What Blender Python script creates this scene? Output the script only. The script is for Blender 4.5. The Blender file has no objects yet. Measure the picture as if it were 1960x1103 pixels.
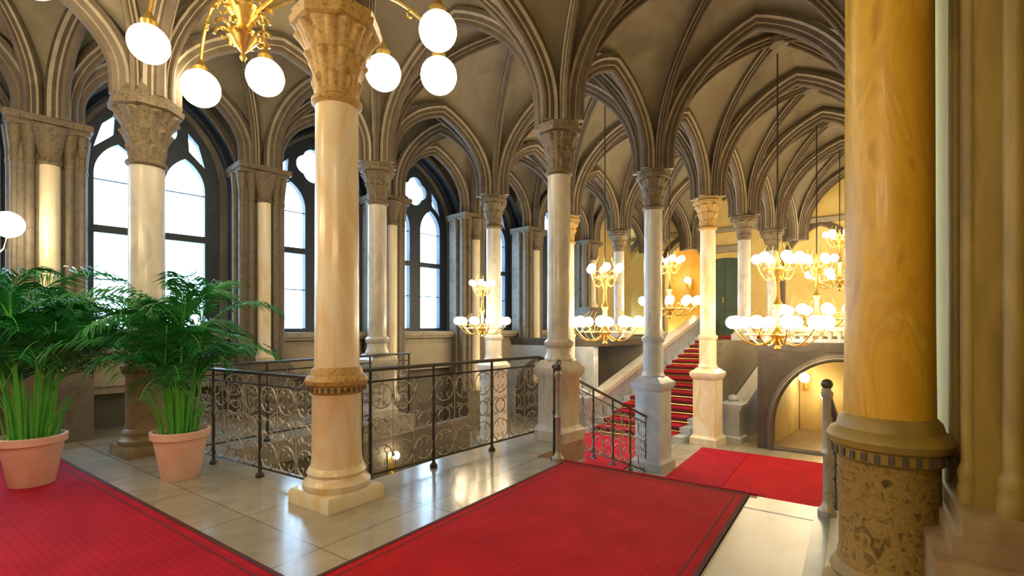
import bpy, math, random
from math import sin, cos, pi, sqrt, radians
from mathutils import Vector, Matrix
random.seed(7)
COL = bpy.context.scene.collection
SC = bpy.context.scene
SL = .145                                   # the column rows run slightly off the x axis
ROT = -math.atan(SL)
def S(x, c): return (x, c - SL * x)
FX, FY = .8196, .5730
def LD(lat, dep): return (FX * dep + FY * lat, FY * dep - FX * lat)

# ------------------------------------------------------------------ materials
def new_mat(name):
    m = bpy.data.materials.new(name); m.use_nodes = True
    nt = m.node_tree; b = nt.nodes['Principled BSDF']
    return m, nt, b
def node(nt, t, **kw):
    n = nt.nodes.new(t)
    for k, v in kw.items(): setattr(n, k, v)
    return n
def mottled(name, cols, scale=4, rough=.5, bump=0, bscale=30, detail=5, stretch=None, dist=.6, metal=0, spec=.5, coat=0):
    m, nt, b = new_mat(name)
    tc = node(nt, 'ShaderNodeTexCoord'); mp = node(nt, 'ShaderNodeMapping')
    nt.links.new(tc.outputs['Object'], mp.inputs['Vector'])
    if stretch: mp.inputs['Scale'].default_value = stretch
    n = node(nt, 'ShaderNodeTexNoise'); n.inputs['Scale'].default_value = scale
    n.inputs['Detail'].default_value = detail; n.inputs['Distortion'].default_value = dist
    nt.links.new(mp.outputs[0], n.inputs['Vector'])
    r = node(nt, 'ShaderNodeValToRGB')
    el = r.color_ramp.elements
    k = len(cols)
    for i, c in enumerate(cols):
        p = .3 + .4 * i / max(1, k - 1)
        e = el[i] if i < 2 else el.new(p)
        e.position = p; e.color = (*c, 1)
    nt.links.new(n.outputs['Fac'], r.inputs[0]); nt.links.new(r.outputs[0], b.inputs['Base Color'])
    b.inputs['Roughness'].default_value = rough; b.inputs['Metallic'].default_value = metal
    b.inputs['Specular IOR Level'].default_value = spec
    if coat: b.inputs['Coat Weight'].default_value = coat; b.inputs['Coat Roughness'].default_value = .1
    if bump:
        n2 = node(nt, 'ShaderNodeTexNoise'); n2.inputs['Scale'].default_value = bscale
        nt.links.new(tc.outputs['Object'], n2.inputs['Vector'])
        bp = node(nt, 'ShaderNodeBump'); bp.inputs['Strength'].default_value = bump
        nt.links.new(n2.outputs['Fac'], bp.inputs['Height']); nt.links.new(bp.outputs[0], b.inputs['Normal'])
    return m
M = {}
M['web'] = mottled('vault_plaster', [(.19, .16, .105), (.27, .23, .155), (.23, .19, .14)], 1.5, .8, .15, 12)
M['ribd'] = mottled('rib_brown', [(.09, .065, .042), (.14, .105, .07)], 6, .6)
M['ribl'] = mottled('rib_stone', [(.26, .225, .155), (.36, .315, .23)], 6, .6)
M['stone'] = mottled('pier_stone', [(.095, .08, .06), (.16, .135, .10), (.125, .10, .07)], 5, .55, .2, 25)
M['cap'] = mottled('carved_stone', [(.05, .038, .022), (.17, .13, .08), (.11, .082, .048)], 22, .6, .8, 45)
M['capgold'] = mottled('gold_brown_carving', [(.20, .11, .03), (.46, .30, .10), (.32, .21, .07)], 22, .5, .8, 45)
M['marble'] = mottled('cream_marble', [(.68, .50, .25), (.74, .66, .48), (.76, .73, .63)], 3.5, .3, stretch=(1, 1, .3), dist=1.5, coat=.25)
M['marblew'] = mottled('pale_grey_marble', [(.42, .40, .36), (.58, .56, .52), (.50, .46, .40)], 3, .3, stretch=(1, 1, .5), dist=1.5, coat=.25)
M['gold'] = mottled('golden_marble', [(.38, .20, .010), (.55, .33, .025), (.46, .26, .015), (.60, .38, .06)], 4, .42, stretch=(1, 1, .3), dist=2.0, coat=.08)
M['golds'] = mottled('ochre_stone', [(.13, .085, .012), (.25, .17, .03), (.18, .125, .02)], 4, .5, .2, 20, stretch=(1, 1, .35))
M['carve'] = mottled('dark_gold_carving', [(.06, .035, .008), (.30, .20, .05), (.15, .10, .025)], 16, .5, .9, 30, dist=1.5)
M['plinth'] = mottled('brown_marble', [(.22, .145, .07), (.34, .25, .14)], 6, .4)
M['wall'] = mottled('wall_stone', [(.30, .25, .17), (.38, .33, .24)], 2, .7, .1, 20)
M['wallw'] = mottled('window_wall_stone', [(.10, .09, .075), (.16, .14, .11)], 2, .7, .1, 20)  # wall stone darkened: backlit shade of the window side put into the colour
M['yellow'] = mottled('golden_plaster', [(.62, .46, .15), (.72, .56, .22)], 2, .6)
M['orange'] = mottled('orange_gold_plaster', [(.75, .38, .04), (.85, .50, .08)], 3, .45)
M['navy'] = mottled('backlit_dark_navy', [(.012, .02, .035), (.02, .032, .055)], 5, .5)  # backlit darkness of tracery and window mouldings put into the colour
M['iron'] = mottled('wrought_iron', [(.05, .047, .04), (.09, .08, .07)], 20, .45, metal=.6)
M['ironl'] = mottled('worn_iron', [(.30, .29, .26), (.44, .42, .37)], 20, .4, metal=.4)
M['brass'] = mottled('polished_brass', [(.70, .45, .10), (.90, .66, .22)], 20, .28, metal=.9)
M['terra'] = mottled('pale_terracotta', [(.72, .42, .34), (.80, .54, .47)], 4, .7, .1, 40)
M['soil'] = mottled('potting_soil', [(.03, .02, .012), (.07, .045, .03)], 40, .9, .6, 60)
M['leaf'] = mottled('palm_green', [(.006, .11, .022), (.014, .21, .035), (.008, .16, .05)], 6, .4)
M['stem'] = mottled('stem_green', [(.06, .36, .04), (.12, .52, .06)], 6, .45)
M['parapet'] = mottled('blue_grey_marble', [(.30, .35, .42), (.44, .49, .54)], 3, .35, coat=.2)
M['green'] = mottled('green_paint', [(.03, .07, .04), (.05, .10, .06)], 3, .5)
M['darkst'] = mottled('dark_stone', [(.05, .04, .035), (.085, .07, .055)], 4, .6)

def carpet_mat(name, c0, c1, axis):
    m, nt, b = new_mat(name)
    tc = node(nt, 'ShaderNodeTexCoord')
    w = node(nt, 'ShaderNodeTexWave', wave_type='BANDS', bands_direction=axis)
    w.inputs['Scale'].default_value = 6.5; w.inputs['Distortion'].default_value = .25; w.inputs['Detail'].default_value = 1
    nt.links.new(tc.outputs['Object'], w.inputs['Vector'])
    n = node(nt, 'ShaderNodeTexNoise'); n.inputs['Scale'].default_value = 3; n.inputs['Detail'].default_value = 6
    nt.links.new(tc.outputs['Object'], n.inputs['Vector'])
    mx = node(nt, 'ShaderNodeMath', operation='MULTIPLY_ADD'); mx.inputs[1].default_value = .18
    nt.links.new(w.outputs['Fac'], mx.inputs[0])
    m2 = node(nt, 'ShaderNodeMath', operation='MULTIPLY'); m2.inputs[1].default_value = .8
    nt.links.new(n.outputs['Fac'], m2.inputs[0]); nt.links.new(m2.outputs[0], mx.inputs[2])
    r = node(nt, 'ShaderNodeValToRGB'); r.color_ramp.elements[0].position = .3; r.color_ramp.elements[1].position = .75
    r.color_ramp.elements[0].color = (*c0, 1); r.color_ramp.elements[1].color = (*c1, 1)
    nt.links.new(mx.outputs[0], r.inputs[0]); nt.links.new(r.outputs[0], b.inputs['Base Color'])
    b.inputs['Roughness'].default_value = .85
    b.inputs['Specular IOR Level'].default_value = .15; b.inputs['Sheen Weight'].default_value = .03; b.inputs['Sheen Tint'].default_value = (.9, .5, .6, 1)
    return m
M['carpx'] = carpet_mat('red_carpet_long', (.33, .003, .008), (.50, .008, .016), 'Y')
M['carpy'] = carpet_mat('red_carpet_cross', (.29, .003, .016), (.45, .008, .030), 'X')
M['edge'] = mottled('maroon_binding', [(.05, .008, .008), (.09, .012, .012)], 10, .8)

def floor_mat():
    m, nt, b = new_mat('polished_floor')
    tc = node(nt, 'ShaderNodeTexCoord')
    br = node(nt, 'ShaderNodeTexBrick'); br.offset = 0
    br.inputs['Scale'].default_value = 1; br.inputs['Brick Width'].default_value = 1.05; br.inputs['Row Height'].default_value = 1.05
    br.inputs['Mortar Size'].default_value = .006
    br.inputs['Color1'].default_value = (.30, .275, .22, 1); br.inputs['Color2'].default_value = (.36, .33, .265, 1); br.inputs['Mortar'].default_value = (.15, .13, .10, 1)
    nt.links.new(tc.outputs['Object'], br.inputs['Vector'])
    n = node(nt, 'ShaderNodeTexNoise'); n.inputs['Scale'].default_value = 2.5; n.inputs['Detail'].default_value = 8; n.inputs['Distortion'].default_value = 1
    nt.links.new(tc.outputs['Object'], n.inputs['Vector'])
    mx = node(nt, 'ShaderNodeMixRGB', blend_type='OVERLAY'); mx.inputs[0].default_value = .4
    nt.links.new(br.outputs['Color'], mx.inputs[1]); nt.links.new(n.outputs['Fac'], mx.inputs[2])
    nt.links.new(mx.outputs[0], b.inputs['Base Color'])
    b.inputs['Roughness'].default_value = .17; b.inputs['Specular IOR Level'].default_value = .7
    return m
M['floor'] = floor_mat()
M['floorw'] = mottled('white_marble_floor', [(.55, .52, .44), (.66, .63, .55)], 1.2, .3, dist=2)
M['floorb'] = mottled('grey_blue_marble_band', [(.15, .20, .24), (.22, .28, .32)], 3, .3)

def emis(name, col, st):
    m, nt, b = new_mat(name)
    b.inputs['Base Color'].default_value = (.9, .88, .8, 1)
    b.inputs['Emission Color'].default_value = (*col, 1); b.inputs['Emission Strength'].default_value = st
    return m
M['globe'] = emis('lit_globe', (1, .80, .50), 26)
M['globeb'] = emis('lit_globe_large', (1, .82, .52), 13)
def glass_mat():
    m, nt, b = new_mat('window_glass')
    out = nt.nodes['Material Output']
    tr = node(nt, 'ShaderNodeBsdfTransparent'); tr.inputs[0].default_value = (.93, .97, 1, 1)
    gl = node(nt, 'ShaderNodeBsdfGlossy'); gl.inputs['Roughness'].default_value = .05
    mx = node(nt, 'ShaderNodeMixShader'); mx.inputs[0].default_value = .06
    nt.links.new(tr.outputs[0], mx.inputs[1]); nt.links.new(gl.outputs[0], mx.inputs[2]); nt.links.new(mx.outputs[0], out.inputs[0])
    return m
M['glass'] = glass_mat()

# ------------------------------------------------------------------ mesh building
class MB:
    def __init__(s): s.v = []; s.f = []; s.m = []
    def add(s, vs, fs, mi=0):
        b = len(s.v); s.v += [tuple(v) for v in vs]
        for i, f in enumerate(fs):
            s.f.append(tuple(b + j for j in f)); s.m.append(mi[i] if isinstance(mi, list) else mi)
    def box(s, x0, x1, y0, y1, z0, z1, mi=0, rot=0, c=None, shear=0):
        cx, cy = c if c else ((x0 + x1) / 2, (y0 + y1) / 2)
        vs = []
        for z in (z0, z1):
            for x, y in ((x0, y0), (x1, y0), (x1, y1), (x0, y1)):
                dx, dy = x - cx, y - cy
                X, Y = cx + dx * cos(rot) - dy * sin(rot), cy + dx * sin(rot) + dy * cos(rot)
                vs.append((X, Y - shear * X, z))
        s.add(vs, [(3, 2, 1, 0), (4, 5, 6, 7), (0, 1, 5, 4), (1, 2, 6, 5), (2, 3, 7, 6), (3, 0, 4, 7)], mi)
    def lathe(s, prof, seg=24, cx=0, cy=0, mi=0, rot=0, sq=1):
        n = len(prof); vs = []
        for r, z in prof:
            for k in range(seg):
                a = rot + 2 * pi * k / seg
                vs.append((cx + r * cos(a) * sq, cy + r * sin(a) * sq, z))
        fs = []
        for i in range(n - 1):
            for k in range(seg):
                k2 = (k + 1) % seg
                fs.append((i * seg + k, i * seg + k2, (i + 1) * seg + k2, (i + 1) * seg + k))
        fs.append(tuple(reversed(range(seg)))); fs.append(tuple((n - 1) * seg + k for k in range(seg)))
        s.add(vs, fs, mi)
    def square(s, prof, cx=0, cy=0, rot=0, mi=0):
        s.lathe([(r * sqrt(2), z) for r, z in prof], 4, cx, cy, mi, rot + pi / 4)
    def tube(s, pts, r, seg=6, mi=0, closed=False, ends=None):
        pts = [Vector(p) for p in pts]; n = len(pts); vs = []
        for i, p in enumerate(pts):
            if closed: t = pts[(i + 1) % n] - pts[i - 1]
            else: t = pts[min(i + 1, n - 1)] - pts[max(i - 1, 0)]
            t.normalize()
            u = t.cross(Vector((0, 0, 1)))
            if u.length < .05: u = t.cross(Vector((1, 0, 0))) if not i else u0.copy()
            u.normalize(); u0 = u; w = t.cross(u)
            rr = r[i] if isinstance(r, (list, tuple)) else r
            for k in range(seg):
                a = 2 * pi * k / seg
                vs.append(p + (u * cos(a) + w * sin(a)) * rr)
        fs = []
        for i in range(n if closed else n - 1):
            for k in range(seg):
                k2 = (k + 1) % seg; j = (i + 1) % n
                fs.append((i * seg + k, i * seg + k2, j * seg + k2, j * seg + k))
        if not closed:
            fs.append(tuple(reversed(range(seg)))); fs.append(tuple((n - 1) * seg + k for k in range(seg)))
        s.add(vs, fs, mi)
    def sphere(s, c, r, seg=16, rings=10, mi=0, sz=1):
        s.lathe([(max(.002, r * sin(pi * i / rings)), c[2] - r * sz * cos(pi * i / rings)) for i in range(rings + 1)], seg, c[0], c[1], mi)
    def sweep(s, pts, side, prof, mis=0, flip=1):
        # prof: (across, inward) pairs; side: constant vector across the planar path
        pts = [Vector(p) for p in pts]; n = len(pts); k = len(prof); vs = []
        side = Vector(side).normalized()
        for i, p in enumerate(pts):
            t = (pts[min(i + 1, n - 1)] - pts[max(i - 1, 0)]).normalized()
            d = t.cross(side).normalized() * flip
            for a, b in prof: vs.append(p + side * a + d * b)
        fs = []; mm = []
        for i in range(n - 1):
            for j in range(k):
                j2 = (j + 1) % k
                fs.append((i * k + j, i * k + j2, (i + 1) * k + j2, (i + 1) * k + j)); mm.append(mis[j] if isinstance(mis, list) else mis)
        fs.append(tuple(reversed(range(k)))); mm.append(0)
        fs.append(tuple((n - 1) * k + j for j in range(k))); mm.append(0)
        s.add(vs, fs, mm)
    def build(s, name, mats, parent=None, loc=None, smooth=35):
        me = bpy.data.meshes.new(name); me.from_pydata(s.v, [], s.f)
        if not isinstance(mats, (list, tuple)): mats = [mats]
        for m in mats: me.materials.append(M[m] if isinstance(m, str) else m)
        me.polygons.foreach_set('material_index', s.m)
        me.validate(); me.update()
        import bmesh
        bm = bmesh.new(); bm.from_mesh(me); bmesh.ops.recalc_face_normals(bm, faces=bm.faces); bm.to_mesh(me); bm.free()
        if smooth:
            me.polygons.foreach_set('use_smooth', [True] * len(me.polygons)); me.set_sharp_from_angle(angle=radians(smooth))
        o = bpy.data.objects.new(name, me); COL.objects.link(o)
        if parent: o.parent = parent
        if loc: o.location = loc
        return o

def plate(name, outer, holes, th, mat, origin, ang, parent=None):
    """a vertical plate of thickness th: outline and holes are (u, z) loops; u runs along angle ang from origin."""
    cu = bpy.data.curves.new('outline', 'CURVE'); cu.dimensions = '2D'; cu.fill_mode = 'BOTH'; cu.extrude = th / 2
    for lp in [outer] + holes:
        sp = cu.splines.new('POLY'); sp.points.add(len(lp) - 1); sp.use_cyclic_u = True
        for p, (u, z) in zip(sp.points, lp): p.co = (u, z, 0, 1)
    tmp = bpy.data.objects.new('outline', cu); COL.objects.link(tmp)
    dg = bpy.context.evaluated_depsgraph_get()
    me = bpy.data.meshes.new_from_object(tmp.evaluated_get(dg))
    bpy.data.objects.remove(tmp); bpy.data.curves.remove(cu)
    me.transform(Matrix.Rotation(ang, 4, 'Z') @ Matrix.Rotation(pi / 2, 4, 'X'))
    me.name = name; me.materials.clear(); me.materials.append(M[mat])
    o = bpy.data.objects.new(name, me); COL.objects.link(o)
    if parent:
        o.parent = parent
        pl = parent.location; o.location = (origin[0] - pl[0], origin[1] - pl[1], origin[2] - pl[2])
    else: o.location = origin
    return o

def thing(name, label, cat, loc=(0, 0, 0), rz=0, group=None):
    o = bpy.data.objects.new(name, None); COL.objects.link(o); o.location = loc; o.rotation_euler = (0, 0, rz)
    o.empty_display_size = .1
    return tag(o, label, cat, group)
def tag(o, label, cat, group=None, kind=None):
    o['label'] = label; o['category'] = cat
    if group: o['group'] = group
    if kind: o['kind'] = kind
    return o
def struct(o): o['kind'] = 'structure'; return o
def copy_tree(o, parent=None):
    c = o.copy(); COL.objects.link(c)
    if parent: c.parent = parent
    for ch in list(o.children): copy_tree(ch, c)
    return c

def arch_pts(A, B, z0, apex, n=12, thm=radians(66), inset=.0):
    """pointed arch from A to B (plan points): list of 3-D points."""
    A = Vector(A[:2]); B = Vector(B[:2]); mid = (A + B) / 2
    def half(P):
        d = (mid - P); L = d.length; u = d / L; out = []
        for i in range(n + 1):
            th = thm * i / n
            x = (1 - cos(th)) / (1 - cos(thm)); z = sin(th) / sin(thm)
            q = P + u * (inset + (L - inset) * x)
            out.append(Vector((q.x, q.y, z0 + (apex - z0) * z)))
        return out
    h1, h2 = half(A), half(B)
    return h1 + list(reversed(h2))[1:]
def half_arch(A, O, z0, apex, n=10, inset=.1, thm=radians(70), stilt=.22):
    A = Vector(A[:2]); O = Vector(O[:2]); d = O - A; L = d.length; u = d / L; out = []
    for i in range(n + 1):
        th = thm * i / n
        x = (1 - cos(th)) / (1 - cos(thm)); z = sin(th) / sin(thm)
        q = A + u * (inset + (L - inset) * x)
        out.append(Vector((q.x, q.y, z0 + stilt + (apex - z0 - stilt) * z)))
    if stilt: out.insert(0, Vector((out[0].x, out[0].y, z0)))
    return out
def parch(hw, z0, zs, za, n=10, cx=0, round_=False):
    """closed (u, z) outline of an arched opening: sill z0, spring zs, apex za."""
    pts = [(cx - hw, z0), (cx + hw, z0)]
    thm = pi / 2 if round_ else radians(62)
    for i in range(n + 1):
        th = thm * i / n
        pts.append((cx + hw - hw * (1 - cos(th)) / (1 - cos(thm)), zs + (za - zs) * sin(th) / sin(thm)))
    for i in range(n - 1, -1, -1):
        th = thm * i / n
        pts.append((cx - hw + hw * (1 - cos(th)) / (1 - cos(thm)), zs + (za - zs) * sin(th) / sin(thm)))
    return pts

# ------------------------------------------------------------------ the plan
ZS = 4.45
XP = [-.8, 2.79, 6.10, 8.90, 11.44, 13.8, 16.2, 18.8]
XQ = [-.9, 2.45, 5.74, 8.60, 11.30, 13.8, 16.2, 18.8]
XR = [-.2, 3.30, 6.30, 9.00, 11.50, 13.8, 16.2, 18.8]
XW = [-1.1, 1.9, 4.67, 7.30, 9.75, 12.1, 15.0, 18.8]
CP, CQ, CW = 4.334, 7.755, 9.5
P = [S(x, CP) for x in XP]; Q = [S(x, CQ) for x in XQ]; W = [S(x, CW) for x in XW]
R = [S(x, .33 if x < 8 else .9) for x in XR]

# ------------------------------------------------------------------ ceiling: ribbed vaults
def web_patch(mb, K, mid, O, za, zo):
    Sx = half_arch(K, mid, ZS + .0, za + .04, 12, .02); D = half_arch(K, O, ZS + .0, zo + .04, 12, .02)
    m = 4; vs = []
    for i in range(14):
        for j in range(m + 1):
            u = j / m; p = Sx[i].lerp(D[i], u); p.z += .16 * sin(pi * u) * (i / 13)
            vs.append(p)
    fs = [(i * (m + 1) + j, i * (m + 1) + j + 1, (i + 1) * (m + 1) + j + 1, (i + 1) * (m + 1) + j) for i in range(13) for j in range(m)]
    mb.add(vs, fs)
def rib_prof(w, d):
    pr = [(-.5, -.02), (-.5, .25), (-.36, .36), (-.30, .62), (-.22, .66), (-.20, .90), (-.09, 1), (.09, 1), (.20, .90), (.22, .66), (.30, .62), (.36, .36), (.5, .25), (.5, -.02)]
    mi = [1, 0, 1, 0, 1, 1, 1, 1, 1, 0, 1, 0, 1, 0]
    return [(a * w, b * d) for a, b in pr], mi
web = MB()
RIBS = []
def rib(A, O, za, w, d, inset=.14):
    mb = MB(); pts = half_arch(A, O, ZS, za, 14, inset)
    dirv = Vector((O[0] - A[0], O[1] - A[1], 0)).normalized(); side = Vector((-dirv.y, dirv.x, 0))
    pr, mi = rib_prof(w, d)
    t0 = pts[3] - pts[2]
    fl = 1 if t0.cross(side).dot(dirv) > 0 else -1
    mb.sweep(pts, side, pr, mi, fl)
    return mb
def mid(a, b): return ((a[0] + b[0]) / 2, (a[1] + b[1]) / 2)
ceiling_parts = []
def bay(a, b, c, d, zab, zbc, zcd, zda, zo):
    O = ((a[0] + b[0] + c[0] + d[0]) / 4, (a[1] + b[1] + c[1] + d[1]) / 4)
    quad = [a, b, c, d]; za = [zab, zbc, zcd, zda]
    for i in range(4):
        K, N = quad[i], quad[(i + 1) % 4]; m = mid(K, N)
        web_patch(web, K, m, O, za[i], zo); web_patch(web, N, m, O, za[i], zo)
        ceiling_parts.append(('diagonal_rib', rib(K, O, zo, .14, .18)))
    mb = MB(); mb.lathe([(.05, zo - .26), (.16, zo - .22), (.20, zo - .12), (.15, zo - .04), (.15, zo + .04)], 12, O[0], O[1])
    ceiling_parts.append(('boss', mb)); return O
BOSS = {}
for i in range(0, 7):
    wide = 6.75
    BOSS['R', i] = bay(R[i], R[i + 1], P[i + 1], P[i], 6.0, wide, 6.0, wide, 7.0)
    BOSS['L', i] = bay(P[i], P[i + 1], Q[i + 1], Q[i], 6.0, 6.65, 6.0, 6.65, 7.0)
    BOSS['W', i] = bay(Q[i], Q[i + 1], W[i + 1], W[i], 6.0, 6.1, 5.95, 6.1, 6.5)
for i in range(8):
    for a, b, z in ((R[i], P[i], 6.75), (P[i], Q[i], 6.65), (Q[i], W[i], 6.1)):
        m = mid(a, b)
        ceiling_parts.append(('transverse_arch', rib(a, m, z, .27, .24))); ceiling_parts.append(('transverse_arch', rib(b, m, z, .27, .24)))
for i in range(7):
    for row, z in ((R, 6.0), (P, 6.0), (Q, 6.0), (W, 5.95)):
        a, b = row[i], row[i + 1]; m = mid(a, b)
        ceiling_parts.append(('arcade_arch', rib(a, m, z, .27, .24))); ceiling_parts.append(('arcade_arch', rib(b, m, z, .27, .24)))
ceil = struct(web.build('ceiling', 'web', smooth=50))
for nm, mb in ceiling_parts:
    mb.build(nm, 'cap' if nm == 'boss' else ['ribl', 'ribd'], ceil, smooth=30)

# ------------------------------------------------------------------ columns
def capital_mesh(r0, r1, h, z0, seg=96, lobes=8):
    mb = MB(); rings = 36; vs = []; d = r1 - r0
    for i in range(rings + 1):
        t = i / rings; bell = r0 + d * (t ** 2.0) * .78
        tier = min(2, int(t * 3)); q = t * 3 - tier; ph = (tier % 2) * pi / lobes
        lip = q ** 1.5 if q < .85 else (1 - q) / .15 * .8
        for k in range(seg):
            a = 2 * pi * k / seg; c = cos(lobes * (a + ph))
            leaf = max(0, c) ** .7; rest = max(0, -c) ** 1.5
            vein = .10 * cos(lobes * 5 * a) * cos(q * 9)
            r = bell + d * (.10 + .34 * t) * (leaf * (lip + .15) + .35 * rest * q) * (1 + vein)
            vs.append((r * cos(a), r * sin(a), z0 + h * t))
    fs = [(i * seg + k, i * seg + (k + 1) % seg, (i + 1) * seg + (k + 1) % seg, (i + 1) * seg + k) for i in range(rings) for k in range(seg)]
    mb.add(vs, fs)
    return mb
def column(label, xy, zb, kind, shaft='marble', drum='marble', cap='cap', base='marble', group='vault columns', rh=1.0, plrot=0, ped=.42, rs=1.0):
    t = thing('marble_column', label, 'column', (xy[0], xy[1], zb), 0, group); t['kind'] = 'thing'
    z = lambda h: h - zb                        # absolute heights
    if kind == 'A':
        b = MB(); b.square([(.30, 0), (.30, .10), (.28, .13)], rot=plrot); b.lathe([(.28, .12), (.30, .15), (.30, .19), (.265, .22), (.25, .25), (.265, .28), (.25, .31), (.225, .34)], 32)
        b.build('base', base, t)
        d = MB(); d.lathe([(.235, .32), (.222, .40), (.218, rh - .02), (.23, rh)], 32); d.build('pedestal_drum', drum, t)
        g = MB(); g.lathe([(r, h - 1.0 + rh) for r, h in ((.225, .99), (.25, 1.01), (.25, 1.06), (.27, 1.075), (.28, 1.11), (.265, 1.14), (.235, 1.16), (.225, 1.20), (.20, 1.23))], 32, mi=0)
        for k in range(28):
            a = 2 * pi * k / 28; g.box(.248 * cos(a) - .010, .248 * cos(a) + .010, .248 * sin(a) - .012, .248 * sin(a) + .012, rh + .015, rh + .055, 1, a)
        g.build('ring_moulding', [cap if cap == 'capgold' else base, 'darkst'], t)
        s = MB(); s.lathe([(.20 * rs, rh + .2), (.195 * rs, 1.6), (.19 * rs, 3.6), (.185 * rs, 3.7)], 40); s.build('shaft', shaft, t)
        c0 = 3.64
        r0, r1 = .19 * rs, .37 * rs
    else:
        ps = .84 if ped > .5 else .95
        b = MB(); b.square([(k * ps, h_) for k, h_ in ((.31, 0), (.31, .14), (.27, .18), (.25, .22), (.25, z(ped)), (.28, z(ped + .04)), (.31, z(ped + .10)), (.31, z(ped + .16)))] + [(.20, z(ped + .24)), (.19, z(ped + .26))], rot=ROT)
        b.build('pedestal', drum, t)
        d = MB(); d.lathe([(.20, z(ped + .24)), (.21, z(ped + .28)), (.19, z(ped + .33)), (.18, z(ped + .38)), (.18, z(1.30)), (.205, z(1.33)), (.21, z(1.38)), (.17, z(1.42))], 28); d.build('lower_shaft', base, t)
        s = MB(); s.lathe([(.165, z(1.4)), (.16, z(3.82))], 32); s.build('shaft', shaft, t)
        c0 = 3.76; r0, r1 = .16, .28
    zt = ZS - .16
    n = MB(); n.lathe([(r0, z(c0 - .03)), (r0 + .035, z(c0)), (r0 + .035, z(c0 + .03)), (r0, z(c0 + .06))], 28); n.build('necking', cap, t)
    capital_mesh(r0, r1, zt - c0 - .03, z(c0 + .03)).build('capital', cap, t, smooth=60)
    a = MB(); a.lathe([(r1 - .02, z(zt)), (r1 + .03, z(zt + .02)), (r1 + .04, z(zt + .08)), (r1, z(zt + .1)), (r1 + .02, z(ZS - .01)), (r1 - .06, z(ZS + .02)), (r1 - .12, z(ZS + .15)), (.12, z(ZS + .5))], 8, rot=pi / 8 + ROT); a.build('abacus', cap, t, smooth=0)
    return t
column('broad cream column in front of the stairwell grille, orange veins, on a square plinth', P[1], 0, 'A', cap='capgold', drum='marble', plrot=ROT * 0 + .0)
column('golden brown column at the right edge beside the compound pier', R[1], 0, 'A', 'gold', 'carve', 'golds', 'golds', rh=.90)
column('cream column between the two potted palms, in front of the nearest window', Q[1], 0, 'A', 'marblew', 'plinth', 'cap', 'plinth')
column('pale column at the end of the level railing, where the sloping railing starts', P[2], 0, 'B', 'marblew', 'marblew', 'cap', 'marblew', ped=.86)
column('slim column across the stairwell, left of the double window with the tan panel', Q[2], 0, 'B', 'marblew', 'marblew', 'cap', 'marblew', ped=.86)
column('slim grey column on a dark square pedestal at the foot of the sloping railing', P[3], -1, 'B', 'marblew', 'parapet', 'cap', 'parapet')
column('slim column on the landing in front of the blue reveals, beside the small chandelier', Q[3], -1, 'B', 'marblew', 'marblew', 'cap', 'marblew', ped=.6)
column('slim peach column on a cream pedestal at the foot of the rising red stairs', P[4], -1, 'B', 'marble', 'marble', 'capgold', 'marble')
column('slim column beyond the pale column, left of the far left chandelier', Q[4], -1, 'B', 'marble', 'marble', 'capgold', 'marble')
def gallery_column(label, xy, zb):
    t = thing('marble_column', label, 'column', (xy[0], xy[1], zb), 0, 'gallery columns'); t['kind'] = 'thing'
    z = lambda h: h - zb
    b = MB(); b.square([(.24, 0), (.24, .15), (.2, .18)], rot=ROT); b.lathe([(.21, .17), (.22, .22), (.17, .28)], 20); b.build('base', 'marblew', t)
    s = MB(); s.lathe([(.155, .26), (.15, z(3.84))], 24); s.build('shaft', 'marblew', t)
    capital_mesh(.155, .30, .48, z(3.82), 48).build('capital', 'cap', t, smooth=60)
    a = MB(); a.lathe([(.29, z(4.3)), (.33, z(4.32)), (.33, z(4.42)), (.24, z(4.46)), (.12, z(4.9))], 8, rot=pi / 8 + ROT); a.build('abacus', 'cap', t, smooth=0)
gallery_column('thin pale gallery column right of the dark green door', P[5], 1.25)
gallery_column('thin gallery column between the orange niche and the green door', P[6], 1.25)
gallery_column('thin gallery column standing in front of the far left golden wall', Q[5], 1.25)
gallery_column('farthest gallery column on the left side of the rising stairs', Q[6], 1.25)

# compound pier at the right edge
pr = thing('compound_pier', 'ochre stone compound pier with thin shafts at the right edge of the picture', 'pier', (3.42, -.9, 0)); pr['kind'] = 'thing'
b = MB(); b.box(-.72, .55, -.75, .62, 0, .62); b.box(-.66, .5, -.7, .56, .62, .70); b.box(-.60, .46, -.66, .52, .70, .78); b.build('stepped_plinth', 'plinth', pr, smooth=0)
b = MB(); b.box(-.42, .34, -.6, .45, .78, 4.3); b.build('core', 'golds', pr, smooth=0)
for (x, y, r) in ((-.45, .33, .042), (-.47, .20, .055), (-.45, .07, .035), (-.47, -.06, .055), (-.45, -.19, .035), (-.47, -.34, .055), (.37, .40, .05), (.05, .46, .03), (-.33, .46, .03)):
    s = MB(); s.lathe([(r * 1.5, .78), (r * 1.5, .85), (r * 1.3, .87), (r * 1.45, .90), (r * 1.4, .93), (r * 1.1, .96), (r, .98), (r, 3.78)], 18, x, y); s.build('shaft', 'golds', pr)
    s = MB(); s.lathe([(r * 1.2, 3.76), (r * 1.3, 3.82), (r * 1.1, 3.9), (r * 1.9, 4.25), (r * 2.0, 4.32)], 18, x, y); s.build('capital', 'golds', pr)
b = MB(); b.box(-.62, .5, -.7, .58, 4.3, 4.45); b.build('abacus', 'golds', pr, smooth=0)

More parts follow.
